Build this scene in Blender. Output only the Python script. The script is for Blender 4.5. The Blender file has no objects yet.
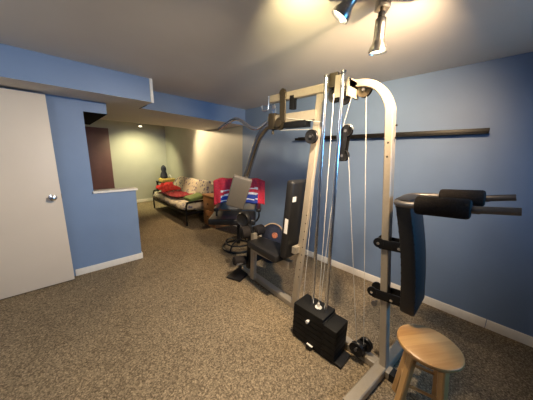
import bpy, bmesh, math, random
from mathutils import Vector, Matrix, Euler
random.seed(7)
sc = bpy.context.scene
C = sc.collection
V = Vector
PI = math.pi

# ------------------------------------------------------------------ camera
cam_d = bpy.data.cameras.new('camera'); cam = bpy.data.objects.new('camera', cam_d); C.objects.link(cam)
yaw, pitch, roll = math.radians(44.3085), math.radians(11.45636), math.radians(1.46196)
fw = V((math.sin(yaw)*math.cos(pitch), math.cos(yaw)*math.cos(pitch), -math.sin(pitch)))
r0 = V((math.cos(yaw), -math.sin(yaw), 0)); u0 = r0.cross(fw)
r1 = math.cos(roll)*r0 + math.sin(roll)*u0; u1 = -math.sin(roll)*r0 + math.cos(roll)*u0
m = Matrix((r1, u1, -fw)).transposed().to_4x4(); m.translation = V((0, 0, 1.43))
cam.matrix_world = m
cam_d.sensor_fit = 'HORIZONTAL'; cam_d.sensor_width = 36.0; cam_d.lens = 36.0*220.714/533.0
cam_d.clip_start = 0.02
sc.camera = cam

# ------------------------------------------------------------------ world, exposure, large lights
w = bpy.data.worlds.new('world'); sc.world = w; w.use_nodes = True
w.node_tree.nodes['Background'].inputs[0].default_value = (0.50, 0.62, 0.85, 1)
w.node_tree.nodes['Background'].inputs[1].default_value = 0.6
sc.view_settings.view_transform = 'Standard'; sc.view_settings.look = 'None'
sc.view_settings.gamma = 1.0; sc.view_settings.exposure = 0.0; sc.view_settings.use_curve_mapping = False

def area(name, loc, target, sx, sy, power, col, spread=180):
    d = bpy.data.lights.new(name, 'AREA'); d.shape = 'RECTANGLE'; d.size = sx; d.size_y = sy; d.energy = power; d.color = col
    d.spread = math.radians(spread)
    o = bpy.data.objects.new(name, d); C.objects.link(o); o.location = loc
    o.rotation_euler = (V(target)-V(loc)).to_track_quat('-Z', 'Y').to_euler(); return o
def spot(name, loc, target, power, col, ang, blend=0.5, r=0.03):
    d = bpy.data.lights.new(name, 'SPOT'); d.energy = power; d.color = col; d.spot_size = math.radians(ang); d.spot_blend = blend
    d.shadow_soft_size = r
    o = bpy.data.objects.new(name, d); C.objects.link(o); o.location = loc
    o.rotation_euler = (V(target)-V(loc)).to_track_quat('-Z', 'Y').to_euler(); return o
def point(name, loc, power, col, r=0.04):
    d = bpy.data.lights.new(name, 'POINT'); d.energy = power; d.color = col; d.shadow_soft_size = r
    o = bpy.data.objects.new(name, d); C.objects.link(o); o.location = loc; return o

WARM = (1.0, 0.68, 0.34)
COOL = (0.25, 0.52, 1.0)
# daylight through the basement window in the wall behind the camera
area('window_daylight', (1.75, -1.93, 1.62), (1.50, 0.5, 1.25), 1.1, 0.55, 11, (0.12, 0.50, 1.0), 75)
# the spot fixture over the machine: two heads in view, one more on its near end
H1, D1 = V((1.04, 0.571, 2.105)), V((-0.22, 0.54, -0.80)).normalized()
H3, D3 = V((1.14, 0.14, 2.09)), V((1.43, 1.50, -0.98)).normalized()
H4, D4 = V((0.66, 0.61, 2.08)), V((0.75, 0.42, 0.00)).normalized()
H2, D2 = V((1.262, 0.515, 2.02)), V((0.12, 0.04, -1.0)).normalized()
spot('spot_head_light', H1 + D1*0.075, H1 + D1, 235, (1.0, 0.80, 0.56), 142, 0.85)
spot('spot_head_light', H2 + D2*0.072, H2 + D2, 16, WARM, 80, 0.9)
spot('spot_head_light', H3 + D3*0.065, H3 + D3, 275, (1.0, 0.71, 0.42), 122, 1.0)
spot('spot_head_light', H4 + D4*0.065, H4 + D4, 78, (1.0, 0.81, 0.42), 84, 1.0)
# the second ceiling fixture, over the middle of the room behind the camera
point('ceiling_lamp_light', (-0.95, 1.45, 2.02), 18, (0.94, 0.98, 1.0), 0.12)
# alcove spots
spot('alcove_spot_light', (1.69, 6.20, 2.03), (1.83, 6.95, 0.75), 195, (1.0, 0.88, 0.46), 125, 0.9)
spot('alcove_spot_light', (1.85, 5.20, 2.02), (2.57, 3.7, 1.0), 200, (1.0, 0.73, 0.42), 130, 0.7)

# ------------------------------------------------------------------ materials
def mat(name, col, rough=0.6, metal=0.0, var=0.08, scale=30.0, bump=0.0, bscale=None, emit=None, estr=0, coat=0.0, spec=None):
    m = bpy.data.materials.new(name); m.use_nodes = True
    nt = m.node_tree; b = nt.nodes['Principled BSDF']
    b.inputs['Roughness'].default_value = rough; b.inputs['Metallic'].default_value = metal
    if coat: b.inputs['Coat Weight'].default_value = coat
    if spec is not None: b.inputs['Specular IOR Level'].default_value = spec
    tc = nt.nodes.new('ShaderNodeTexCoord'); nz = nt.nodes.new('ShaderNodeTexNoise')
    nz.inputs['Scale'].default_value = scale; nz.inputs['Detail'].default_value = 4
    nt.links.new(tc.outputs['Object'], nz.inputs['Vector'])
    rp = nt.nodes.new('ShaderNodeValToRGB')
    lo = [max(0, c*(1-var)) for c in col]; hi = [min(1, c*(1+var)) for c in col]
    rp.color_ramp.elements[0].position = 0.3; rp.color_ramp.elements[1].position = 0.7
    rp.color_ramp.elements[0].color = (*lo, 1); rp.color_ramp.elements[1].color = (*hi, 1)
    nt.links.new(nz.outputs['Fac'], rp.inputs['Fac']); nt.links.new(rp.outputs['Color'], b.inputs['Base Color'])
    if bump:
        n2 = nz
        if bscale:
            n2 = nt.nodes.new('ShaderNodeTexNoise'); n2.inputs['Scale'].default_value = bscale; n2.inputs['Detail'].default_value = 3
            nt.links.new(tc.outputs['Object'], n2.inputs['Vector'])
        bp = nt.nodes.new('ShaderNodeBump'); bp.inputs['Strength'].default_value = bump; bp.inputs['Distance'].default_value = 0.01
        nt.links.new(n2.outputs['Fac'], bp.inputs['Height']); nt.links.new(bp.outputs['Normal'], b.inputs['Normal'])
    if emit:
        b.inputs['Emission Color'].default_value = (*emit, 1); b.inputs['Emission Strength'].default_value = estr
    return m

M = {}
M['blue'] = mat('blue_wall_paint', (0.160, 0.240, 0.400), 0.5, var=0.04, scale=3, bump=0.05, bscale=220)
M['beige'] = mat('grey_beige_wall', (0.40, 0.41, 0.37), 0.6, var=0.04, scale=3, bump=0.05, bscale=220)  # alcove walls get a grey-beige tone apart from the blue gym walls
M['maroon'] = mat('maroon_paint', (0.105, 0.044, 0.048), 0.5, var=0.12, scale=5, bump=0.05, bscale=90)
M['ceil'] = mat('ceiling_paint', (0.68, 0.65, 0.61), 0.75, var=0.03, scale=2, bump=0.06, bscale=160)
M['white'] = mat('white_trim_paint', (0.72, 0.70, 0.66), 0.4, var=0.03)
M['door'] = mat('white_door_paint', (0.64, 0.57, 0.49), 0.45, var=0.03, scale=2)
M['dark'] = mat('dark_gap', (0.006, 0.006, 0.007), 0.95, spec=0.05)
M['frame'] = mat('champagne_painted_steel', (0.39, 0.34, 0.27), 0.36, 0.4, var=0.04, scale=60)
M['chrome'] = mat('chrome', (0.75, 0.78, 0.84), 0.2, 1.0, var=0.03)
M['greysteel'] = mat('grey_steel', (0.16, 0.155, 0.16), 0.42, 0.75, var=0.05)
M['armsteel'] = mat('polished_dark_steel', (0.34, 0.34, 0.36), 0.2, 1.0, var=0.04)
M['brushed'] = mat('brushed_nickel', (0.36, 0.35, 0.34), 0.3, 1.0, var=0.06, scale=80)
M['bronze'] = mat('dull_bronze_steel', (0.05, 0.039, 0.025), 0.45, 0.5, var=0.1)
M['blacksteel'] = mat('black_steel', (0.007, 0.007, 0.008), 0.4, 0.2, var=0.2, spec=.3)
M['plastic'] = mat('black_plastic', (0.009, 0.009, 0.010), 0.4, var=0.25, scale=50, bump=0.05, spec=.3)
M['stack'] = mat('black_plate_paint', (0.006, 0.006, 0.006), 0.6, var=0.35, scale=140, bump=0.1, spec=.25)
M['vinyl'] = mat('black_vinyl', (0.012, 0.0115, 0.012), 0.42, var=0.15, scale=90, bump=0.08, spec=.4)
M['foam'] = mat('black_foam', (0.013, 0.011, 0.0115), 0.8, var=0.35, scale=130, bump=0.3, spec=.2)
M['greypad'] = mat('grey_foam', (0.085, 0.079, 0.074), 0.75, var=0.08, scale=120, bump=0.15)
M['cable'] = mat('pale_coated_cable', (0.55, 0.54, 0.52), 0.35, 0.0, var=0.03)
M['sticker'] = mat('white_sticker', (0.75, 0.73, 0.70), 0.5, var=0.1, scale=200)
M['amber'] = mat('grey_chair_fabric', (0.17, 0.165, 0.155), 0.85, var=0.12, scale=160, bump=0.2)
M['red'] = mat('red_jersey_knit', (0.52, 0.022, 0.05), 0.75, var=0.25, scale=40, bump=0.3)
M['jwhite'] = mat('white_jersey_knit', (0.75, 0.74, 0.76), 0.75, var=0.08, scale=60, bump=0.2)
M['jblue'] = mat('blue_jersey_knit', (0.02, 0.05, 0.30), 0.75, var=0.2, scale=60, bump=0.2)
M['redblanket'] = mat('red_fleece', (0.50, 0.025, 0.025), 0.9, var=0.3, scale=25, bump=0.4)
M['darkred'] = mat('dark_red_fleece', (0.20, 0.012, 0.018), 0.9, var=0.3, scale=25, bump=0.4)
M['green'] = mat('green_cloth', (0.16, 0.22, 0.07), 0.9, var=0.2, scale=40, bump=0.2)
M['yellow'] = mat('yellow_box_card', (0.62, 0.45, 0.12), 0.6, var=0.15)
M['navy'] = mat('dark_navy_cloth', (0.015, 0.018, 0.035), 0.8, var=0.3, scale=30, bump=0.4)
M['orange'] = mat('orange_print', (0.42, 0.13, 0.06), 0.7, var=0.4, scale=60)
M['tan'] = mat('tan_piping', (0.50, 0.34, 0.20), 0.6, var=0.1)
M['ledge'] = mat('black_ledge_wood', (0.008, 0.007, 0.006), 0.4, var=0.3, scale=25, spec=.25)
M['bulb'] = mat('lit_bulb_face', (1, 0.9, 0.7), 0.3, emit=(1.0, 0.86, 0.60), estr=8)
M['dullbulb'] = mat('unlit_bulb_glass', (0.25, 0.24, 0.22), 0.3)
M['lampglass'] = mat('lit_lamp_glass', (1, 0.95, 0.85), 0.3, emit=(1.0, 0.82, 0.55), estr=6)

# carpet: fine pile of brown, olive and pale flecks
def carpet():
    m = bpy.data.materials.new('brown_fleck_carpet'); m.use_nodes = True; nt = m.node_tree; b = nt.nodes['Principled BSDF']
    b.inputs['Roughness'].default_value = 0.95; b.inputs['Specular IOR Level'].default_value = 0.1
    tc = nt.nodes.new('ShaderNodeTexCoord')
    n1 = nt.nodes.new('ShaderNodeTexNoise'); n1.inputs['Scale'].default_value = 105; n1.inputs['Detail'].default_value = 5; n1.inputs['Roughness'].default_value = 0.7
    n2 = nt.nodes.new('ShaderNodeTexNoise'); n2.inputs['Scale'].default_value = 2.2; n2.inputs['Detail'].default_value = 3
    rp = nt.nodes.new('ShaderNodeValToRGB'); e = rp.color_ramp.elements
    e[0].position = 0.30; e[0].color = (0.032, 0.024, 0.015, 1); e[1].position = 0.72; e[1].color = (0.60, 0.48, 0.32, 1)
    k = e.new(0.5); k.color = (0.215, 0.168, 0.112, 1)
    mx = nt.nodes.new('ShaderNodeMix'); mx.data_type = 'RGBA'; mx.blend_type = 'MULTIPLY'; mx.inputs['Factor'].default_value = 0.35
    for n in (n1, n2): nt.links.new(tc.outputs['Object'], n.inputs['Vector'])
    nt.links.new(n1.outputs['Fac'], rp.inputs['Fac']); nt.links.new(rp.outputs['Color'], mx.inputs['A'])
    nt.links.new(n2.outputs['Fac'], mx.inputs['B']); nt.links.new(mx.outputs['Result'], b.inputs['Base Color'])
    bp = nt.nodes.new('ShaderNodeBump'); bp.inputs['Strength'].default_value = 0.35; bp.inputs['Distance'].default_value = 0.005
    nt.links.new(n1.outputs['Fac'], bp.inputs['Height']); nt.links.new(bp.outputs['Normal'], b.inputs['Normal'])
    return m
M['carpet'] = carpet()

def wood(name, c0, c1, scale, rot=(0, 0, 0), rough=0.35):
    m = bpy.data.materials.new(name); m.use_nodes = True; nt = m.node_tree; b = nt.nodes['Principled BSDF']
    b.inputs['Roughness'].default_value = rough; b.inputs['Coat Weight'].default_value = 0.25; b.inputs['Coat Roughness'].default_value = 0.3
    tc = nt.nodes.new('ShaderNodeTexCoord'); mp = nt.nodes.new('ShaderNodeMapping')
    mp.inputs['Rotation'].default_value = rot
    # staves: a step pattern across the board, streaky noise along it
    sp = nt.nodes.new('ShaderNodeSeparateXYZ'); ml = nt.nodes.new('ShaderNodeMath'); ml.operation = 'MULTIPLY'; ml.inputs[1].default_value = scale
    fl = nt.nodes.new('ShaderNodeMath'); fl.operation = 'FLOOR'
    wn = nt.nodes.new('ShaderNodeTexWhiteNoise'); wn.noise_dimensions = '1D'
    mp2 = nt.nodes.new('ShaderNodeMapping'); mp2.inputs['Scale'].default_value = (6, 70, 20)
    nz = nt.nodes.new('ShaderNodeTexNoise'); nz.inputs['Scale'].default_value = 1.0; nz.inputs['Detail'].default_value = 5
    ad = nt.nodes.new('ShaderNodeMath'); ad.operation = 'MULTIPLY_ADD'; ad.inputs[1].default_value = 0.55
    rp = nt.nodes.new('ShaderNodeValToRGB'); rp.color_ramp.elements[0].color = (*c0, 1); rp.color_ramp.elements[1].color = (*c1, 1)
    rp.color_ramp.elements[0].position = 0.25; rp.color_ramp.elements[1].position = 0.95
    nt.links.new(tc.outputs['Object'], mp.inputs['Vector']); nt.links.new(mp.outputs['Vector'], sp.inputs[0])
    nt.links.new(sp.outputs['Y'], ml.inputs[0]); nt.links.new(ml.outputs[0], fl.inputs[0]); nt.links.new(fl.outputs[0], wn.inputs['W'])
    nt.links.new(mp.outputs['Vector'], mp2.inputs['Vector']); nt.links.new(mp2.outputs['Vector'], nz.inputs['Vector'])
    h = nt.nodes.new('ShaderNodeMath'); h.operation = 'MULTIPLY'; h.inputs[1].default_value = 0.6
    nt.links.new(nz.outputs['Fac'], h.inputs[0])
    nt.links.new(wn.outputs['Value'], ad.inputs[0]); nt.links.new(h.outputs[0], ad.inputs[2])
    nt.links.new(ad.outputs[0], rp.inputs['Fac']); nt.links.new(rp.outputs['Color'], b.inputs['Base Color'])
    return m
M['beech'] = wood('beech_staves', (0.42, 0.215, 0.075), (0.66, 0.41, 0.17), 16, (0, 0, math.radians(35)))
M['beechleg'] = wood('beech_leg', (0.46, 0.25, 0.09), (0.60, 0.36, 0.14), 4)
M['pine'] = wood('orange_pine', (0.40, 0.17, 0.06), (0.55, 0.27, 0.10), 8)

def floral():
    m = bpy.data.materials.new('floral_cotton'); m.use_nodes = True; nt = m.node_tree; b = nt.nodes['Principled BSDF']
    b.inputs['Roughness'].default_value = 0.9
    tc = nt.nodes.new('ShaderNodeTexCoord'); vo = nt.nodes.new('ShaderNodeTexVoronoi'); vo.inputs['Scale'].default_value = 13
    rp = nt.nodes.new('ShaderNodeValToRGB'); e = rp.color_ramp.elements
    e[0].position = 0.22; e[0].color = (0.13, 0.12, 0.20, 1); e[1].position = 0.46; e[1].color = (0.56, 0.49, 0.37, 1)
    nt.links.new(tc.outputs['Object'], vo.inputs['Vector']); nt.links.new(vo.outputs['Distance'], rp.inputs['Fac'])
    nt.links.new(rp.outputs['Color'], b.inputs['Base Color']); return m
M['floral'] = floral()

# ------------------------------------------------------------------ mesh helpers
class MB:
    def __init__(s): s.bm = bmesh.new(); s.mi = 0
    def _face(s, vs, smooth=False):
        try:
            f = s.bm.faces.new(vs); f.smooth = smooth; f.material_index = s.mi; return f
        except ValueError: return None
    def box(s, c, size, rot=None, bev=0.0, seg=2):
        t = bmesh.new(); bmesh.ops.create_cube(t, size=1.0)
        for v in t.verts: v.co = V((v.co.x*size[0], v.co.y*size[1], v.co.z*size[2]))
        if bev: bmesh.ops.bevel(t, geom=t.edges[:], offset=bev, segments=seg, affect='EDGES', profile=0.6)
        mt = rot if isinstance(rot, Matrix) else (Euler(rot).to_matrix() if rot else Matrix.Identity(3))
        s._merge(t, mt, V(c), bev > 0); return s
    def boxmm(s, a, b, bev=0.0, seg=2):
        return s.box([(a[i]+b[i])/2 for i in range(3)], [abs(b[i]-a[i]) for i in range(3)], None, bev, seg)
    def _merge(s, t, mt, off, smooth):
        vm = {v: s.bm.verts.new(mt @ v.co + off) for v in t.verts}
        for f in t.faces: s._face([vm[v] for v in f.verts], smooth)
        t.free()
    def prof_sweep(s, pts, prof, up, closed=False, smooth=True, cap=True):
        """sweep a closed 2D profile (list of (a,b)) along pts; a is along `up`, b along tangent x up"""
        pts = [V(p) for p in pts]; n = len(pts); rings = []; up = V(up).normalized() if up is not None else None
        pa = None
        for i, p in enumerate(pts):
            if closed: t = (pts[(i+1) % n]-pts[i-1]).normalized()
            elif i == 0: t = (pts[1]-pts[0]).normalized()
            elif i == n-1: t = (pts[-1]-pts[-2]).normalized()
            else: t = ((pts[i+1]-p).normalized()+(p-pts[i-1]).normalized()).normalized()
            if up is not None:
                a = (up - t*up.dot(t)).normalized()
            else:
                ref = pa if pa is not None else (V((0, 0, 1)) if abs(t.z) < .9 else V((1, 0, 0)))
                a = (ref - t*ref.dot(t)).normalized(); pa = a
            bb = t.cross(a)
            k = 1.0
            if 0 < i < n-1 and not closed:
                cs = (pts[i+1]-p).normalized().dot((p-pts[i-1]).normalized()); k = 1/max(.6, math.sqrt((1+cs)/2))
            pf = prof(i/(n-1)) if callable(prof) else prof
            rings.append([s.bm.verts.new(p + a*q[0] + bb*q[1]*k) for q in pf])
        m_ = len(rings[0])
        for i in range(n if closed else n-1):
            A, B = rings[i], rings[(i+1) % n]
            for j in range(m_): s._face([A[j], A[(j+1) % m_], B[(j+1) % m_], B[j]], smooth)
        if cap and not closed:
            s._face(list(reversed(rings[0]))); s._face(rings[-1])
        return s
    def tube(s, pts, r, seg=12, closed=False):
        if callable(r): pf = lambda u: [(r(u)*math.cos(2*PI*k/seg), r(u)*math.sin(2*PI*k/seg)) for k in range(seg)]
        else: pf = [(r*math.cos(2*PI*k/seg), r*math.sin(2*PI*k/seg)) for k in range(seg)]
        return s.prof_sweep(pts, pf, None, closed)
    def cyl(s, a, b, r, seg=20, r2=None):
        a, b = V(a), V(b); r2 = r if r2 is None else r2
        return s.lathe(a, b-a, [(0, 0), (r, 0), (r2, 1), (0, 1)], seg, norm=True)
    def lathe(s, o, axis, prof, seg=24, norm=False):
        """prof = list of (radius, t) along axis (t in metres, or fractions of the axis if norm)"""
        o, axis = V(o), V(axis); L = axis.length; ax = axis.normalized()
        a = (V((0, 0, 1)) if abs(ax.z) < .9 else V((1, 0, 0))); a = (a-ax*a.dot(ax)).normalized(); b = ax.cross(a)
        rings = []
        for r, t in prof:
            c = o + ax*(t*L if norm else t)
            if r < 1e-6: rings.append([s.bm.verts.new(c)])
            else: rings.append([s.bm.verts.new(c + (a*math.cos(2*PI*k/seg)+b*math.sin(2*PI*k/seg))*r) for k in range(seg)])
        for i in range(len(rings)-1):
            A, B = rings[i], rings[i+1]
            r_a, r_b = prof[i][0], prof[i+1][0]
            flat = abs(prof[i][1]-prof[i+1][1])*(L if norm else 1) < 1e-5
            for k in range(seg):
                if len(A) == 1 and len(B) == 1: continue
                if len(A) == 1: s._face([A[0], B[k], B[(k+1) % seg]], not flat)
                elif len(B) == 1: s._face([A[k], B[0], A[(k+1) % seg]], not flat)
                else: s._face([A[k], A[(k+1) % seg], B[(k+1) % seg], B[k]], not flat)
        return s
    def grid(s, fn, nu, nv, matfn=None, smooth=True):
        g = [[s.bm.verts.new(V(fn(i/nu, j/nv))) for j in range(nv+1)] for i in range(nu+1)]
        for i in range(nu):
            for j in range(nv):
                if matfn: s.mi = matfn((i+.5)/nu, (j+.5)/nv)
                s._face([g[i][j], g[i+1][j], g[i+1][j+1], g[i][j+1]], smooth)
        return s
    def prism(s, poly, axis, lo, hi, bev=0.0, smooth=False):
        """poly = list of (a,b) in the two axes other than `axis`, extruded lo..hi"""
        def P(q, h):
            l = list(q); l.insert(axis, h); return V(l)
        t = bmesh.new()
        A = [t.verts.new(P(q, lo)) for q in poly]; B = [t.verts.new(P(q, hi)) for q in poly]; n = len(poly)
        for i in range(n): t.faces.new([A[i], A[(i+1) % n], B[(i+1) % n], B[i]])
        t.faces.new(list(reversed(A))); t.faces.new(B)
        bmesh.ops.recalc_face_normals(t, faces=t.faces[:])
        if bev: bmesh.ops.bevel(t, geom=t.edges[:], offset=bev, segments=2, affect='EDGES', profile=.6)
        s._merge(t, Matrix.Identity(3), V((0, 0, 0)), bev > 0); return s
    def build(s, name, mats, parent=None, solid=0.0, sub=0):
        bmesh.ops.recalc_face_normals(s.bm, faces=s.bm.faces[:])
        me = bpy.data.meshes.new(name); 
        off = wpos(parent) if parent else None
        if off is None:
            o = bpy.data.objects.new(name, me); C.objects.link(o)
            cs = [v.co for v in s.bm.verts]
            off = V(((min(c.x for c in cs)+max(c.x for c in cs))/2, (min(c.y for c in cs)+max(c.y for c in cs))/2, min(c.z for c in cs)))
            o.location = off
        else:
            o = bpy.data.objects.new(name, me); C.objects.link(o); o.parent = parent
        for v in s.bm.verts: v.co -= off
        s.bm.to_mesh(me); s.bm.free(); me.set_sharp_from_angle(angle=math.radians(38))
        for mm in (mats if isinstance(mats, (list, tuple)) else [mats]): me.materials.append(mm)
        if solid:
            md = o.modifiers.new('thickness', 'SOLIDIFY'); md.thickness = solid; md.offset = 0
        if sub:
            md = o.modifiers.new('smooth', 'SUBSURF'); md.levels = sub; md.render_levels = sub
        return o
def wpos(o):
    p = V((0, 0, 0))
    while o: p += o.location; o = o.parent
    return p
def tag(o, label, cat, group=None, kind=None):
    o['label'] = label; o['category'] = cat
    if group: o['group'] = group
    if kind: o['kind'] = kind
    return o
def thing(name, loc, label, cat, group=None):
    o = bpy.data.objects.new(name, None); o.empty_display_size = 0.1; C.objects.link(o); o.location = loc
    return tag(o, label, cat, group)
def struct(o): o['kind'] = 'structure'; return o
def part(mb, name, m, parent, label=None, **k):
    o = mb.build(name, m, parent, **k)
    if label: o['label'] = label
    return o
def copy_tree(o, parent=None):
    c = o.copy(); C.objects.link(c)
    if parent: c.parent = parent
    for ch in list(o.children): copy_tree(ch, c)
    return c
def arc(c, r, a0, a1, n, ax1, ax2):
    return [V(c)+V(ax1)*r*math.cos(a0+(a1-a0)*i/n)+V(ax2)*r*math.sin(a0+(a1-a0)*i/n) for i in range(n+1)]
def smooth_path(pts, n=6):
    pts = [V(p) for p in pts]; out = []
    for i in range(len(pts)-1):
        p0 = pts[max(i-1, 0)]; p1 = pts[i]; p2 = pts[i+1]; p3 = pts[min(i+2, len(pts)-1)]
        for k in range(n):
            t = k/n
            out.append(0.5*((2*p1)+(p2-p0)*t+(2*p0-5*p1+4*p2-p3)*t*t+(3*p1-p0-3*p2+p3)*t**3))
    out.append(pts[-1]); return out
def rect(a, b, c=0.006):
    return [(a-c, -b), (a, -b+c), (a, b-c), (a-c, b), (-a+c, b), (-a, b-c), (-a, -b+c), (-a+c, -b)]

# ================================================================== ROOM
XR, ZC = 2.571, 2.202
XL, YF, YB, YP = -1.70, -2.0, 7.05, 3.20
struct(MB().boxmm((XL, YF, -0.1), (XR+.1, YB+.1, 0)).build('floor', M['carpet']))
struct(MB().boxmm((XL-.1, YF-.1, ZC), (XR+.1, YB+.1, ZC+.1)).build('ceiling', M['ceil']))
struct(MB().boxmm((XR, YF-.1, 0), (XR+.1, YP+.10, ZC)).build('wall_right', M['blue']))
struct(MB().boxmm((XR, YP+.10, 0), (XR+.1, YB, ZC)).build('wall_alcove_right', M['beige']))
struct(MB().boxmm((XL, YB, 0), (XR+.1, YB+.1, ZC)).build('wall_alcove_back', M['beige']))
struct(MB().boxmm((XL-.1, YF-.1, 0), (XL, YP, ZC)).build('wall_left', M['blue']))
struct(MB().boxmm((XL-.1, YP, 0), (XL, YB+.1, ZC)).build('wall_alcove_left', M['beige']))
# near wall, behind the camera, with a basement window opening
wx0, wx1, wz0, wz1 = 1.15, 2.35, 1.30, 1.95
wf = MB()
wf.boxmm((XL, YF-.1, 0), (wx0, YF, ZC)); wf.boxmm((wx1, YF-.1, 0), (XR, YF, ZC))
wf.boxmm((wx0, YF-.1, 0), (wx1, YF, wz0)); wf.boxmm((wx0, YF-.1, wz1), (wx1, YF, ZC))
struct(wf.build('wall_front', M['blue']))
wn = MB()
for a, b in (((wx0, wz0), (wx1, wz0+.05)), ((wx0, wz1-.05), (wx1, wz1)), ((wx0, wz0), (wx0+.05, wz1)), ((wx1-.05, wz0), (wx1, wz1)), ((1.73, wz0), (1.77, wz1))):
    wn.boxmm((a[0], YF-.08, a[1]), (b[0], YF-.03, b[1]))
win = struct(wn.build('window_1', M['white']))
gl = mat('window_glass', (0.9, 0.95, 1.0), 0.05, var=0.01); gl.node_tree.nodes['Principled BSDF'].inputs['Transmission Weight'].default_value = 1.0
part(MB().boxmm((wx0+.05, YF-.058, wz0+.05), (wx1-.05, YF-.052, wz1-.05)), 'pane', gl, win)

# partition: full-height piece, half wall, header
pt = MB()
pt.prism([(XL, 0), (0.754, 0), (0.754, 0.945), (0.322, 0.945), (0.322, 1.972), (XL, 1.972)], 1, YP, YP+.11)
struct(pt.build('wall_partition', M['blue']))
led = MB().boxmm((0.312, YP-.022, 0.945), (0.775, YP+.135, 0.970), bev=.004)
struct(led.build('trim_1', M['white']))
# boxed duct behind the partition opening
hd = MB().boxmm((0.322, YP+.001, 1.846), (0.536, YP+.10, 1.96)); struct(hd.build('trim_2', M['blue']))
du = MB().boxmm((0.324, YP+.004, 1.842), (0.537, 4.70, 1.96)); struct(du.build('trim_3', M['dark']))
# beam over the alcove mouth (its underside drops a little toward the right wall)
bmn = MB()
bx0, bx1 = XL, XR
for (y0, y1) in ((YP+.022, 4.72),):
    vs = []
    for y in (y0, y1):
        vs.append([bmn.bm.verts.new(V(q)) for q in ((bx0, y, 1.972), (0.9, y, 1.970), (bx1, y, 1.936), (bx1, y, ZC), (bx0, y, ZC))])
    bmn.mi = 0; bmn._face(vs[0]); bmn.mi = 1; bmn._face(list(reversed(vs[1])))
    for i in range(5):
        j = (i+1) % 5; bmn._face([vs[0][i], vs[1][i], vs[1][j], vs[0][j]])
struct(bmn.build('ceiling_beam', [M['blue'], M['ceil']]))
# near soffit
so = MB()
so.boxmm((XL, 2.733, 1.966), (0.885, YP+.021, ZC))
so.bm.faces.ensure_lookup_table()
for f in so.bm.faces:
    f.material_index = 1 if f.calc_center_median().z < 1.97 else 0
struct(so.build('ceiling_soffit', [M['blue'], M['ceil']]))
struct(MB().boxmm((0.868, 2.722, 1.962), (0.897, 2.745, ZC)).build('trim_4', M['white']))
struct(MB().boxmm((0.884, 2.95, 1.962), (0.892, YP+.03, 1.967)).build('trim_5', M['dark']))
# baseboards
def baseb(name, a, b, h=.078, t=.014, axis='x', side=1):
    o = MB()
    if axis == 'x': o.prism([(0, 0), (t, 0), (t, h-.012), (t*.45, h), (0, h)], 1, a[1], b[1]); 
    return o
bb = MB().prism([(XR, 0), (XR-.015, 0), (XR-.015, .064), (XR-.006, .078), (XR, .078)], 1, -0.148, YB); struct(bb.build('baseboard_right', M['white']))
bb = MB().prism([(XR, 0), (XR-.015, 0), (XR-.015, .064), (XR-.006, .078), (XR, .078)], 1, YF, -0.153); struct(bb.build('baseboard_right_near', M['white']))
struct(MB().boxmm((0.06, YP-.014, 0), (0.765, YP, .078), bev=.003).build('baseboard_partition', M['white']))
struct(MB().boxmm((0.754, YP, 0), (0.768, YP+.11, .078), bev=.003).build('baseboard_partition_end', M['white']))
struct(MB().boxmm((XL, YB-.014, 0), (XR-.016, YB, .085), bev=.003).build('baseboard_back', M['white']))
struct(MB().boxmm((XL, YF, 0), (XL+.014, YP, .078), bev=.003).build('baseboard_left', M['white']))
# maroon door in the far wall of the alcove
d2 = MB().boxmm((0.10, YB-.03, 0.01), (1.165, YB-.001, 2.0), bev=.004); struct(d2.build('door_2', M['maroon']))
# white door leaf standing in front of the partition
dl = MB().boxmm((-0.77, 3.098, 0.012), (0.043, 3.135, 1.945), bev=.003)
door = struct(dl.build('door_1', M['door']))
kn = MB().lathe((-0.022, 3.098, .955), (0, -1, 0), [(0, -.001), (.033, -.001), (.033, .006), (.026, .010), (.012, .013), (.012, .03), (.024, .038), (.030, .05), (.028, .062), (.018, .068), (0, .069)], 20)
part(kn, 'door_knob', M['chrome'], door, 'round metal door knob')
lt = MB().boxmm((0.043, 3.105, .935), (0.046, 3.128, .985)); part(lt, 'latch_plate', M['bronze'], door)

# ================================================================== HOME GYM
G = thing('home_gym', (1.48, 1.1, 0), 'multi-station home gym with champagne steel frame, weight stack and black pads on the carpet', 'exercise machine')
MX = 1.48
# base
part(MB().prof_sweep([(1.458, 0.270, .028), (1.60, 2.02, .028)], rect(.027, .035), (0, 0, 1), smooth=False), 'base_beam', M['frame'], G)
part(MB().prof_sweep([(1.05, 0.375, .033), (1.83, 0.283, .033)], rect(.032, .034), (0, 0, 1), smooth=False), 'front_foot', M['frame'], G)
part(MB().box((1.456, .254, .028), (.072, .035, .056), (0, 0, -.08), .006), 'end_cap', M['plastic'], G)
part(MB().box((1.50, 1.965, .012), (.30, .19, .022), (0, 0, .35), .006), 'foot_plate', M['plastic'], G, 'black rubber foot plate')
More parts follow.
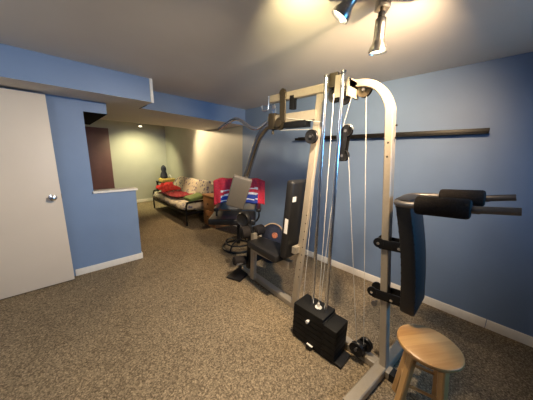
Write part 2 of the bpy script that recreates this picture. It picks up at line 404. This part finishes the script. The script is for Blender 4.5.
# front upright bending over into the top boom
fr = [(1.468, 0.318, .05), (1.475, .40, .80), (1.475, .452, 1.35), (1.475, .482, 1.66)]
fr += [V((1.475, p[0], p[1])) for p in ((.492, 1.73), (.517, 1.785), (.553, 1.832), (.60, 1.866), (.66, 1.884), (.72, 1.890), (.79, 1.895))]
part(MB().prof_sweep(smooth_path(fr, 4), rect(.033, .0215, .004), (1, 0, 0)), 'curved_front_upright', M['frame'], G)
for y, z, r in ((.70, 1.885, .010), (.467, 1.52, .006), (.463, 1.44, .006)):
    part(MB().cyl((1.450, y, z), (1.442, y, z), r, 10), 'bolt', M['blacksteel'], G)
for z in (1.62, 1.55):
    part(MB().cyl((1.475, .432+(z-1.35)*.06, z), (1.475, .424+(z-1.35)*.06, z), .006, 10), 'bolt', M['blacksteel'], G)
part(MB().prof_sweep([(1.475, .84, 1.907), (1.475, 1.475, 1.912)], rect(.030, .024), (0, 0, 1), smooth=False), 'top_boom', M['frame'], G)
# rear upright
ru = MB().prof_sweep([(1.51, 1.128, .052), (1.485, .975, 1.885)], rect(.020, .031), (1, 0, 0), smooth=False)
rup = part(ru, 'rear_upright', M['frame'], G)
hl = MB()
for k in range(9):
    t = .17+.04*k; c = V((1.51, 1.128, .052)).lerp(V((1.485, .975, 1.885)), t)
    part(MB().cyl(c+V((-.0195, -.020, 0)), c+V((-.0215, -.020, 0)), .005, 8), 'adjustment_hole', M['dark'], rup)
# top bracket over the stack
hb = MB().boxmm((1.36, .785, 1.868), (1.445, .845, 1.955), bev=.004)
part(hb, 'top_bracket', M['bronze'], G, 'dark boxy bracket over the guide rods')
hb = MB().boxmm((1.350, .752, 1.80), (1.358, .792, 1.93)); hb.boxmm((1.352, .70, 1.80), (1.50, .712, 1.905)); hb.boxmm((1.36, .70, 1.855), (1.47, .785, 1.895))
part(hb, 'bracket_plate', M['frame'], G)
# guide rods
for (y0, y1) in ((.826, .847), (.709, .732)):
    rod = part(MB().cyl((1.335, y0, .30), (1.335, y1, 1.925), .0125, 16), 'guide_rod', M['chrome'], G)
    part(MB().cyl((1.335, y1, 1.925), (1.335, y1, 1.94), .016, 14), 'rod_cap', M['greysteel'], rod)
# weight stack: rubber-footed base, stack of plates, lower front block
ws = MB()
zz = .02
for k in range(6):
    ws.box((1.335, .805, zz+.0215), (.176, .268, .0415), None, .006); zz += .0425
ws.box((1.335, .808, zz+.012), (.176, .262, .03), None, .008); 
for k in range(5):
    ws.box((1.335, .622, .02+.0245+.0495*k), (.174, .100, .0485), None, .006)
st = part(ws, 'weight_stack', M['stack'], G)
part(MB().box((1.335, .72, .011), (.15, .40, .021), None, .004), 'stack_base', M['plastic'], G)
part(MB().box((1.238, .768, .018), (.03, .045, .034), None, .006), 'rubber_foot', M['plastic'], G)
part(MB().box((1.243, .766, .036), (.022, .05, .003)), 'foot_strip', M['sticker'], G)
part(MB().lathe((1.335, .772, .302), (0, 0, 1), [(0, 0), (.024, 0), (.026, .008), (.012, .013), (.008, .04), (0, .042)], 18), 'stack_cap', M['cable'], G, 'pale round cap where the cable meets the stack')
part(MB().lathe((1.247, .792, .232), (-1, 0, 0), [(.005, -.01), (.005, .012), (.011, .013), (.012, .03), (0, .032)], 14), 'selector_pin', M['sticker'], G, 'white handled selector pin')
# pulleys
def pulley(c, r, name='pulley', parent=None, wd=.026, m='plastic', axis=(1, 0, 0)):
    a = V(axis).normalized(); h = wd/2
    o = part(MB().lathe(V(c), a, [(0, -h), (r*.35, -h), (r*.4, -h*.7), (r*.82, -h*.7), (r, -h), (r, -h*.7), (r*.86, 0), (r, h*.7), (r, h), (r*.82, h*.7), (r*.4, h*.7), (r*.35, h), (0, h)], 24), name, M[m], parent or G)
    part(MB().lathe(V(c), a, [(0, -h*1.7), (.010, -h*1.7), (.010, h*1.7), (0, h*1.7)], 12), 'axle_bolt', M['greysteel'], o)
    return o
pulley((1.40, .745, 1.80), .040)
pulley((1.40, .815, 1.825), .045)
pulley((1.475, .655, 1.848), .045, m='bronze')
pulley((1.43, 1.00, 1.575), .052)
pulley((1.45, 1.345, 1.695), .052, m='bronze')
# floating double pulley block
pulley((1.44, .728, 1.60), .036, wd=.03); pulley((1.44, .738, 1.44), .038, wd=.03)
fl = MB()
for x in (1.418, 1.462): fl.prof_sweep([(x, .724, 1.635), (x, .742, 1.405)], rect(.003, .017, .001), (1, 0, 0), smooth=False)
part(fl, 'pulley_block', M['blacksteel'], G, 'black floating pulley block hanging on cables')
part(MB().tube(arc((1.44, .728, 1.60), .041, math.radians(10), math.radians(170), 10, (0, 1, 0), (0, 0, 1)), .007, 8), 'cable_guard', M['chrome'], G)
# low pulley pair on the base beam
pulley((1.40, .485, .105), .048); pulley((1.47, .452, .118), .048)
part(MB().boxmm((1.415, .44, .055), (1.455, .50, .14), bev=.004), 'pulley_mount', M['blacksteel'], G)
# cables
def cable(pts, r=.0022): part(MB().tube(pts, r, 8), 'cable', M['cable'], G)
cable([(1.335, .785, 1.82), (1.335, .772, .33)])
cable([(1.40, .700, 1.80), (1.44, .764, 1.61)])
cable([(1.44, .775, 1.43), (1.50, .83, .95), (1.52, .87, .06)])
cable([(1.475, .640, 1.81), (1.435, .452, .135)], .0016)
cable([(1.44, .700, 1.43), (1.435, .505, .14)], .0015)
cable([(1.45, 1.345, 1.747), (1.44, .93, 1.675)])
cable([(1.45, 1.345, 1.643), (1.43, 1.00, 1.627)])
cable([(1.475, 1.44, 1.87), (1.475, 1.44, 1.76)])
cable([(1.52, 1.0, 1.50), (1.545, 1.06, .06)], .002)
# rear end of the boom: hook, cable clamp, carriage
part(MB().tube(smooth_path([(1.475, 1.43, 1.946), (1.475, 1.505, 1.945), (1.475, 1.512, 1.93), (1.475, 1.515, 1.85), (1.475, 1.525, 1.832), (1.475, 1.585, 1.832), (1.475, 1.597, 1.845), (1.475, 1.60, 1.885)], 4), .006, 8), 'hook', M['chrome'], G)
vs = MB().prof_sweep([(1.44, 1.315, 1.935), (1.44, 1.305, 1.70)], rect(.006, .032, .002), (1, 0, 0), smooth=False)
vs.cyl((1.432, 1.315, 1.935), (1.448, 1.315, 1.935), .032, 18)
part(vs, 'hanger_plate', M['bronze'], G, 'dark upright hanger plate')
part(MB().boxmm((1.45, 1.205, 1.80), (1.49, 1.25, 1.905), bev=.003), 'stop_block', M['blacksteel'], G)
part(MB().prof_sweep([(1.475, 1.50, 1.735), (1.475, 1.00, 1.735)], rect(.038, .022), (0, 0, 1), smooth=False), 'press_beam', M['frame'], G)
pv = MB().boxmm((1.435, 1.405, 1.655), (1.515, 1.475, 1.79), bev=.005)
pv.cyl((1.425, 1.345, 1.695), (1.525, 1.345, 1.695), .03, 16); pv.cyl((1.47, 1.445, 1.655), (1.47, 1.445, 1.615), .012, 10)
part(pv, 'pivot_housing', M['bronze'], G, 'dark pivot housing of the press arm')
part(MB().boxmm((1.44, 1.07, 1.655), (1.51, 1.30, 1.705), bev=.006), 'damper', M['blacksteel'], G, 'black block under the press beam')
part(MB().boxmm((1.46, 1.435, 1.79), (1.49, 1.46, 1.86), bev=.004), 'cable_clip', M['chrome'], G)
# press arm and its grey pad
pa = smooth_path([(1.475, 1.45, 1.705), (1.475, 1.50, 1.697), (1.475, 1.565, 1.662), (1.475, 1.65, 1.575), (1.475, 1.735, 1.40), (1.475, 1.84, 1.17), (1.475, 1.98, .86)], 6)
part(MB().tube(pa, .033, 16), 'press_arm', M['armsteel'], G)
d = V((0, .155, -.345)).normalized()
gp = MB(); nx = V((.62, .78, 0)); nx = (nx - d*nx.dot(d)).normalized(); rot = Matrix((nx, (-d).cross(nx), -d)).transposed()
gp.box((1.420, 1.885, 1.03), (.05, .20, .37), rot, .016, 3)
part(gp, 'arm_pad', M['greypad'], G, 'grey foam pad on the press arm')
# seat and back pad
seat = MB()
def seatf(z, ins):
    return [(1.34+ins, 1.24+ins), (1.64-ins, 1.24+ins), (1.60-ins, 1.70-ins), (1.39+ins, 1.70-ins)]
t_ = seatf(0, 0); seat.prism(t_, 2, .475, .545, bev=.022)
part(seat, 'seat', M['vinyl'], G, 'black padded seat')
part(MB().boxmm((1.46, 1.18, .40), (1.52, 1.69, .475), bev=.004), 'seat_support', M['frame'], G)
tl = math.atan2(.153, 1.83)
bp_ = MB().box((1.50, 1.168, .885), (.26, .075, .70), (tl*.9, 0, 0), .028, 3)
bp = part(bp_, 'back_pad', M['vinyl'], G, 'black padded backrest')
part(MB().box((1.3685, 1.158, .845), (.003, .035, .13), (tl*.9, 0, 0)), 'sticker', M['sticker'], bp, 'tall white sticker on the side of the backrest')
part(MB().box((1.405, 1.112, 1.08), (.042, .004, .042), (tl*.9, 0, 0)), 'sticker', M['sticker'], bp, 'small square white sticker on the back of the backrest')
part(MB().boxmm((1.42, 1.085, .60), (1.56, 1.125, .66)), 'pad_bracket', M['frame'], G)
# leg developer at the rear end
part(MB().prof_sweep([(1.50, 1.72, .06), (1.50, 1.715, .60)], rect(.025, .03), (1, 0, 0), smooth=False), 'rear_post', M['frame'], G)
part(MB().prof_sweep([(1.50, 1.775, .57), (1.50, 1.80, .16)], rect(.022, .028), (1, 0, 0), smooth=False), 'leg_lever', M['blacksteel'], G)
def roller(a, b, r, name='foam_roller', parent=None):
    a, b = V(a), V(b); L = (b-a).length; e = min(.014, r*.3)
    o = part(MB().lathe(a, b-a, [(0, 0), (r-e, 0), (r-e*.3, e*.3), (r, e), (r, L-e), (r-e*.3, L-e*.3), (r-e, L), (r*.45, L), (r*.42, L-.008), (0, L-.008)], 22), name, M['foam'], parent or G)
    return o
roller((1.33, 1.86, .275), (1.475, 1.82, .255), .05); roller((1.525, 1.80, .255), (1.68, 1.80, .255), .05)
roller((1.385, 1.80, .605), (1.475, 1.775, .605), .068); roller((1.54, 1.755, .60), (1.66, 1.755, .60), .06)
part(MB().cyl((1.33, 1.80, .247), (1.68, 1.80, .245), .012, 10), 'roller_axle', M['greysteel'], G)
part(MB().cyl((1.39, 1.785, .605), (1.655, 1.755, .60), .012, 10), 'roller_axle', M['greysteel'], G)
part(MB().lathe((1.475, 1.86, .73), (1, .3, 0), [(0, -.02), (.055, -.02), (.075, -.035), (.085, -.02), (.085, .02), (.075, .035), (.055, .02), (0, .02)], 26), 'lever_wheel', M['plastic'], G, 'round black cam wheel over the leg lever')
part(MB().prof_sweep([(1.50, 1.735, .58), (1.49, 1.85, .74)], rect(.02, .022), (1, 0, 0), smooth=False), 'wheel_arm', M['blacksteel'], G)
# knee-raise station on the front upright
vp = MB()
N = 14
def vkr(u, s_):   # spine of the pad: y as a function of height
    z = .545 + .665*u
    y = .222 + .112*((z-.545)/.665) - .018*math.sin(PI*u)
    return y, z
prof_o = []
ys = [vkr(i/N, 0) for i in range(N+1)]
poly = [(y+.045, z) for y, z in ys] + [(y-.035, z) for y, z in reversed(ys)]
vp.prism(poly, 0, 1.375, 1.635, bev=.018)
part(vp, 'knee_raise_back_pad', M['vinyl'], G, 'tall black vinyl back pad')
for (z, y) in ((.905, .385), (.562, .385)):
    bk = MB()
    for x in (1.434, 1.516):
        bk.box((x, y-.035, z+.004), (.012, .185, .062), (-.10, 0, 0), .005)
        bk.cyl((x-.007, y+.058, z+.002), (x+.007, y+.058, z+.002), .031, 18)
    b_ = part(bk, 'pad_bracket', M['blacksteel'], G, 'black steel bracket plates clamped on the upright')
    for dy in (.058, -.06): part(MB().cyl((1.428, y+dy, z), (1.420, y+dy, z), .009, 10), 'bolt', M['chrome'], b_)
part(MB().lathe((1.44, .415, .50), (-1, 0, 0), [(.006, -.01), (.006, .02), (.016, .022), (.018, .034), (0, .036)], 14), 'adjustment_knob', M['greysteel'], G)
# u-shaped arm frame with rollers and grips
ua = smooth_path([(1.33, .02, 1.216), (1.33, .25, 1.196), (1.345, .33, 1.188), (1.40, .365, 1.188), (1.50, .372, 1.190), (1.60, .365, 1.196), (1.655, .33, 1.202), (1.675, .25, 1.208), (1.68, .0, 1.230)], 6)
arms = part(MB().tube(ua, .0175, 14), 'arm_frame', M['greysteel'], G, 'bent dark steel tube carrying the arm rollers')
roller((1.33, .262, 1.198), (1.33, .048, 1.214), .047, 'arm_roller', G)
roller((1.68, .215, 1.211), (1.68, .015, 1.229), .045, 'arm_roller', G)
part(MB().tube([(1.33, .05, 1.214), (1.33, -.097, 1.234)], .0165, 14), 'hand_grip', M['greysteel'], G)
part(MB().tube([(1.68, .02, 1.229), (1.675, -.093, 1.252)], .0165, 14), 'hand_grip', M['greysteel'], G)

# lat bar
lbp = smooth_path([(1.50, 2.38, 1.722), (1.50, 2.28, 1.752), (1.50, 2.19, 1.778), (1.50, 2.11, 1.80), (1.50, 2.04, 1.805), (1.50, 1.96, 1.783), (1.50, 1.868, 1.738), (1.50, 1.80, 1.704), (1.50, 1.741, 1.688), (1.50, 1.68, 1.687), (1.50, 1.596, 1.712), (1.50, 1.53, 1.74), (1.50, 1.485, 1.748)], 4)
lat = MB().tube(lbp, .0175, 12).build('lat_bar', M['chrome'])
tag(lat, 'wavy chrome lat pulldown bar hanging at the rear top of the gym frame', 'exercise bar')
# ================================================================== STOOL
SX, SY = 1.32, .10
S = thing('wooden_stool', (SX, SY, 0), 'round beech stool standing at the front foot of the home gym', 'stool')
part(MB().lathe((SX, SY, .448), (0, 0, 1), [(0, 0), (.130, 0), (.141, .006), (.146, .016), (.144, .026), (.136, .032), (0, .033)], 48), 'seat', M['beech'], S)
legs = []
for k in range(4):
    a = math.radians(58+90*k)
    top = V((SX+.088*math.cos(a), SY+.088*math.sin(a), .450)); bot = V((SX+.141*math.cos(a), SY+.141*math.sin(a), .002))
    legs.append((top, bot))
    part(MB().prof_sweep([top, bot], rect(.0185, .0185, .006), (math.cos(a), math.sin(a), 0), smooth=False), 'leg', M['beechleg'], S)
for k in range(4):
    for t in ((.45,) if k % 2 else (.56,)):
        a = legs[k][0].lerp(legs[k][1], t); b = legs[(k+1) % 4][0].lerp(legs[(k+1) % 4][1], t)
        part(MB().cyl(a, b, .0085, 12), 'rung', M['beechleg'], S)

# ================================================================== CEILING SPOT FIXTURE
L = thing('ceiling_spotlight', (1.22, .52, ZC), 'brushed metal ceiling fixture with tilted spot heads above the gym', 'ceiling light')
part(MB().box((1.18, .52, ZC-.013), (.46, .085, .026), (0, 0, math.radians(-45)+PI), .008), 'ceiling_plate', M['brushed'], L)
def head(c, dirv, base, lit):
    d = dirv.normalized(); c = V(c)
    h = part(MB().lathe(c - d*.085, d, [(0, 0), (.020, 0), (.025, .006), (.026, .03), (.026, .085), (.030, .105), (.040, .125), (.044, .142), (.044, .150), (.041, .150), (.038, .135), (0, .128)], 28), 'spot_head', M['brushed'], L)
    part(MB().lathe(c + d*.050, d, [(0, 0), (.036, 0), (.036, .004), (.024, .009), (0, .011)], 24), 'bulb', M['bulb' if lit else 'dullbulb'], h, 'glowing bulb face' if lit else 'dull unlit bulb face')
    part(MB().lathe(c - d*.110, d, [(0, 0), (.013, 0), (.016, .008), (.016, .025), (0, .026)], 18), 'socket', M['plastic'], h)
    s0 = c - d*.108
    part(MB().tube(smooth_path([V(base), V(base).lerp(s0, .5)+V((0, 0, .004)), s0], 4), .008, 10), 'swivel_arm', M['bronze'], L)
part(MB().box((1.278, .520, 2.176), (.05, .06, .055), (.1, .15, .8), .006), 'swivel_mount', M['brushed'], L)
head(H1, D1, (1.12, .60, ZC-.02), True)
head(H2, D2, (1.272, .520, ZC-.02), True)
head(H3, D3, (1.10, .22, ZC-.02), True)
head(H4, D4, (.58, .57, ZC-.02), True)
# the other fixture, behind the camera
L2 = thing('ceiling_lamp', (-.95, 1.45, ZC), 'round glass ceiling lamp in the room behind the viewpoint', 'ceiling light')
part(MB().lathe((-.95, 1.45, ZC), (0, 0, -1), [(0, 0), (.10, 0), (.10, .02), (.03, .03), (.03, .06), (0, .06)], 28), 'ceiling_plate', M['brushed'], L2)

# ================================================================== WALL LEDGE
WL = thing('wall_shelf', (XR, .87, 1.64), 'long narrow black ledge mounted high on the blue wall behind the gym', 'shelf')
part(MB().boxmm((XR-.012, .088, 1.640), (XR, 2.02, 1.690), bev=.002), 'back_plate', M['ledge'], WL)
part(MB().boxmm((XR-.075, .088, 1.642), (XR-.012, 2.02, 1.652), bev=.002), 'ledge_board', M['ledge'], WL)
part(MB().boxmm((XR-.080, .088, 1.650), (XR-.072, 2.02, 1.672), bev=.002), 'lip', M['ledge'], WL)

# ================================================================== ARMCHAIR + JERSEY behind the machine
CH = thing('office_chair', (1.97, 2.62, 0), 'dark office chair with a red jersey over its back, behind the gym by the wall', 'chair')
cd = V((-.66, -.75, 0)).normalized(); cs_ = V((-cd.y, cd.x, 0))
CR = Matrix((cs_, -cd, V((0, 0, 1)))).transposed()
cc = V((1.97, 2.62, 0))
def cl(a, b, z): return cc + cs_*a + cd*b + V((0, 0, z))
part(MB().box(cl(-.07, .05, .50), (.66, .50, .09), CR, .03, 3), 'seat', M['vinyl'], CH)
part(MB().box(cl(0, -.24, .78), (.62, .07, .46), CR, .03, 3), 'backrest', M['amber'], CH, 'grey fabric backrest')
for s_ in (-1, 1):
    part(MB().box(cl(.30*s_, .02, .655), (.07, .40, .05), CR, .02, 3), 'armrest', M['vinyl'], CH)
    part(MB().tube(smooth_path([cl(.30*s_, .10, .64), cl(.31*s_, .12, .55), cl(.27*s_, .08, .46), cl(.20*s_, .05, .44)], 4), .014, 8), 'armrest_bracket', M['plastic'], CH)
part(MB().cyl(cl(0, 0, .07), cl(0, 0, .44), .028, 14), 'column', M['blacksteel'], CH)
part(MB().box(cl(0, -.20, .50), (.06, .12, .06), CR, .01), 'back_bracket', M['blacksteel'], CH)
part(MB().tube(arc(cc+V((0, 0, .022)), .24, 0, 2*PI*23/24, 23, (1, 0, 0), (0, 1, 0)), .018, 10, True), 'base_ring', M['plastic'], CH, 'black tube ring the chair stands on')
part(MB().tube(arc(cc+V((0, 0, .10)), .20, 0, 2*PI*23/24, 23, (1, 0, 0), (0, 1, 0)), .012, 10, True), 'foot_ring', M['plastic'], CH)
for k in range(4):
    a = PI/2*k+.4; e = V((math.cos(a), math.sin(a), 0))
    part(MB().tube(smooth_path([cc+V((0, 0, .14)), cc+e*.13+V((0, 0, .125)), cc+e*.20+V((0, 0, .10)), cc+e*.24+V((0, 0, .022))], 4), .012, 8), 'base_arm', M['plastic'], CH)
# jersey: draped over the back with the sleeves out; red with white and blue bands
J = MB()
def jf(u, v):
    # u across -.5...5 ; v from the rear hem over the top to the front hem
    a = (u-.5)*.80
    if v < .35: b, z = -.292, .78+.27*(v/.35)
    elif v < .45:
        t = (v-.35)/.10; b = -.292+.105*t; z = 1.05+.012*math.sin(PI*t)
    else: b, z = -.187+.012*math.sin(u*19)+.02*(v-.45), 1.05-.37*((v-.45)/.55)
    edge = max(0, abs(a)-.28)
    z -= edge*.30 + .006*math.sin(u*17+v*7)*(.4+v)
    b += .012*math.sin(u*27+v*4)+.006*math.sin(u*49-v*11)
    return cl(a, b, z)
def jm(u, v):
    if v > .45 and .14 < u < .86:
        q = (v-.45)/.55 + .20*(u-.5)
        if .40 < q < .46: return 1
        if .60 < q < .68: return 1
        if q >= .68: return 2 if not (.86 < q < .90) else 1
    return 0
J.grid(jf, 44, 40, jm)
tag(J.build('jersey', [M['red'], M['jwhite'], M['jblue']], solid=.006), 'red jersey with white and blue bands draped over the office chair back', 'clothing')

# dark bag with orange patch on the floor behind the seat
B = thing('gym_bag', (2.08, 2.00, 0), 'upright dark bag with tan piping and orange patch behind the gym seat', 'bag')
bc = V((2.08, 2.00, 0)); bn = V((-.70, -.71, 0)); bs = V((.71, -.70, 0))
part(MB().lathe(bc, (0, 0, 1), [(0, 0), (.12, .0), (.145, .03), (.15, .2), (.145, .36), (.12, .45), (.07, .505), (0, .52)], 26), 'bag_body', M['navy'], B)
part(MB().tube([bc + bn*.03 + bs*(.152*math.cos(t)) + V((0, 0, .37+.16*math.sin(t))) for t in [PI*i/20 for i in range(21)]], .008, 8), 'piping', M['tan'], B)
part(MB().lathe(bc + bn*.135 + bs*.03 + V((0, 0, .40)), bn+V((0, 0, .25)), [(0, .010), (.02, .010), (.036, .006), (.040, 0), (.036, -.01)], 18), 'patch', M['orange'], B)

# ================================================================== FUTON
FX0, FX1, FY0, FY1 = 1.80, 2.54, 4.10, 6.05
F = thing('futon', (2.14, 5.1, 0), 'futon sofa with black frame and pale floral mattress against the alcove wall', 'sofa')
fm = MB()
fm.boxmm((FX0, FY0, .235), (FX0+.035, FY1, .285)); fm.boxmm((FX1-.06, FY0, .235), (FX1-.025, FY1, .285))
for y in (FY0, (FY0+FY1)/2, FY1-.03): fm.boxmm((FX0, y, .235), (FX1-.03, y+.03, .275))
part(fm, 'frame', M['blacksteel'], F)
for y in (FY0+.015, FY1-.015):
    part(MB().tube(smooth_path([(FX0+.02, y, .0), (FX0+.015, y, .28), (FX0+.03, y, .44), (FX0+.10, y, .475), (FX1-.2, y, .475), (FX1-.06, y, .44), (FX1-.03, y, .0)], 5), .018, 10), 'arm_rail', M['blacksteel'], F)
mt_ = MB()
def mattress(u, v):
    # section: front edge, seat, back cushion ; closed loop along v
    return None
sec = [(FX0-.03, .30), (FX0-.045, .36), (FX0-.02, .425), (FX0+.08, .445), (FX0+.30, .435), (FX0+.46, .43), (FX0+.52, .50), (FX0+.58, .66), (FX0+.63, .80), (FX0+.68, .835), (FX0+.73, .81), (FX0+.72, .70), (FX0+.66, .50), (FX0+.60, .33), (FX0+.50, .285), (FX0+.1, .285)]
n_s = len(sec)
rings = []
NY = 36
for i in range(NY+1):
    t = i/NY; y = FY0+.03+(FY1-FY0-.06)*t
    e = min(t, 1-t); sh = 1 - .12*max(0, 1-e*18)
    cx = sum(p[0] for p in sec)/n_s; cz = .42
    rings.append([mt_.bm.verts.new(V((cx+(p[0]-cx)*sh+.006*math.sin(i*.9+k), y, cz+(p[1]-cz)*sh+.010*math.sin(i*.7+k*1.3)))) for k, p in enumerate(sec)])
for i in range(NY):
    for k in range(n_s): mt_._face([rings[i][k], rings[i][(k+1) % n_s], rings[i+1][(k+1) % n_s], rings[i+1][k]], True)
mt_._face(rings[0]); mt_._face(list(reversed(rings[-1])))
part(mt_, 'mattress', M['floral'], F, 'pale mattress with a floral print', sub=1)
# blankets
def blanket(name, corners, m, label, z0, amp, seed):
    rr = random.Random(seed); ph = [rr.uniform(0, 6) for _ in range(6)]
    b = MB(); P = [V(c) for c in corners]
    def fn(u, v):
        p = P[0].lerp(P[1], u).lerp(P[3].lerp(P[2], u), v)
        w_ = amp*(math.sin(u*10+ph[0]+v*4)+.7*math.sin(v*12+ph[1]-u*5)+.5*math.sin((u+v)*15+ph[2]))
        e = min(u, 1-u, v, 1-v)
        return p + V((amp*.9*math.sin(v*8+ph[3]), amp*.9*math.sin(u*8+ph[4]), abs(w_)*min(1, e*6+.25)+.004))
    b.grid(fn, 40, 30)
    return tag(b.build(name, m, solid=.012), label, 'blanket')
blanket('blanket', [(1.86, 6.00, .58), (2.26, 6.02, .66), (2.27, 5.42, .53), (1.84, 5.50, .50)], M['redblanket'], 'bright red blanket heaped at the far end of the futon', .46, .035, 1)
blanket('blanket', [(1.79, 5.50, .495), (2.22, 5.40, .485), (2.27, 4.60, .52), (1.84, 4.66, .49)], M['darkred'], 'dark red blanket spread along the middle of the futon seat', .46, .022, 5)
pl = MB().box((2.12, 4.27, .545), (.46, .26, .075), (.10, -.14, .1), .035, 4)
tag(pl.build('pillow', M['green']), 'green pillow lying at the near end of the futon', 'pillow')
pl = MB().box((2.31, 4.32, .72), (.12, .38, .32), (0, .32, .05), .05, 4)
tag(pl.build('cushion', M['floral']), 'pale floral cushion propped against the near end of the futon back', 'cushion')

# ================================================================== NIGHTSTAND
NX0, NX1, NY0, NY1 = 2.16, 2.53, 3.62, 4.06
Nn = thing('nightstand', (2.345, 3.84, 0), 'small orange pine nightstand between the futon and the office chair', 'nightstand')
ns = MB().boxmm((NX0, NY0, .05), (NX1, NY1, .60)); part(ns, 'cabinet_body', M['pine'], Nn)
part(MB().boxmm((NX0-.02, NY0-.02, .60), (NX1, NY1+.02, .63), bev=.006), 'top', M['pine'], Nn)
for z0, z1 in ((.10, .32), (.345, .575)):
    dr = part(MB().boxmm((NX0-.014, NY0+.02, z0), (NX0, NY1-.02, z1), bev=.004), 'drawer', M['pine'], Nn)
    part(MB().lathe((NX0-.014, (NY0+NY1)/2, (z0+z1)/2), (-1, 0, 0), [(.008, -.002), (.008, .012), (.016, .018), (.014, .026), (0, .028)], 14), 'knob', M['bronze'], dr)
part(MB().boxmm((NX0+.01, NY0+.01, 0), (NX1-.01, NY1-.01, .05)), 'plinth', M['pine'], Nn)

# ================================================================== clutter at the far end of the futon
T = thing('side_table', (2.32, 6.50, 0), 'low dark side table in the alcove corner beyond the futon', 'table')
part(MB().boxmm((2.13, 6.24, .60), (2.53, 6.78, .63), bev=.005), 'table_top', M['ledge'], T)
for x in (2.16, 2.50):
    for y in (6.28, 6.74): part(MB().boxmm((x-.02, y-.02, 0), (x+.02, y+.02, .60)), 'leg', M['ledge'], T)
bx = MB().boxmm((2.15, 6.28, .631), (2.50, 6.60, .72), bev=.006)
tag(bx.build('box', M['yellow']), 'flat yellow box on the side table beyond the futon', 'box')
bg = MB().lathe((2.25, 6.44, .721), (0, 0, 1), [(0, 0), (.07, .0), (.095, .04), (.085, .12), (.055, .20), (.07, .25), (.06, .32), (.02, .37), (0, .375)], 18)
bgo = tag(bg.build('backpack', M['navy']), 'slumped dark navy bundle on top of the yellow box', 'bag')
hdl = MB().tube(arc((2.40, 6.42, .721), .10, 0, PI, 12, (0, 1, 0), (0, 0, 1)), .008, 8)
tag(hdl.build('basket_handle', M['jwhite']), 'thin white arched handle standing beside the dark navy bundle', 'handle')

# alcove spot lamps
for i, (p, d_) in enumerate((((1.69, 6.20, 2.07), (.03, .35, -.92)), ((1.85, 5.20, 2.06), (.40, -.85, -.75)))):
    A = thing('alcove_spotlight', (p[0], p[1], ZC), ('small lit spot lamp hung in front of the alcove back wall', 'small spot lamp aimed at the alcove right wall above the futon')[i], 'ceiling light')
    d_ = V(d_).normalized(); p = V(p)
    part(MB().cyl((p.x, p.y, ZC), (p.x, p.y, ZC-.02), .05, 20), 'ceiling_plate', M['brushed'], A)
    part(MB().cyl((p.x, p.y, ZC-.02), p-d_*.03, .008, 10), 'stem', M['brushed'], A)
    hh = part(MB().lathe(p-d_*.05, d_, [(0, 0), (.02, 0), (.024, .01), (.036, .055), (.036, .06), (.033, .06), (0, .05)], 20), 'spot_head', M['brushed'], A)
    part(MB().lathe(p, d_, [(0, .0), (.030, .0), (.034, .012), (.028, .028), (.014, .036), (0, .038)], 18), 'bulb', M['bulb'], hh, 'glowing bulb face')
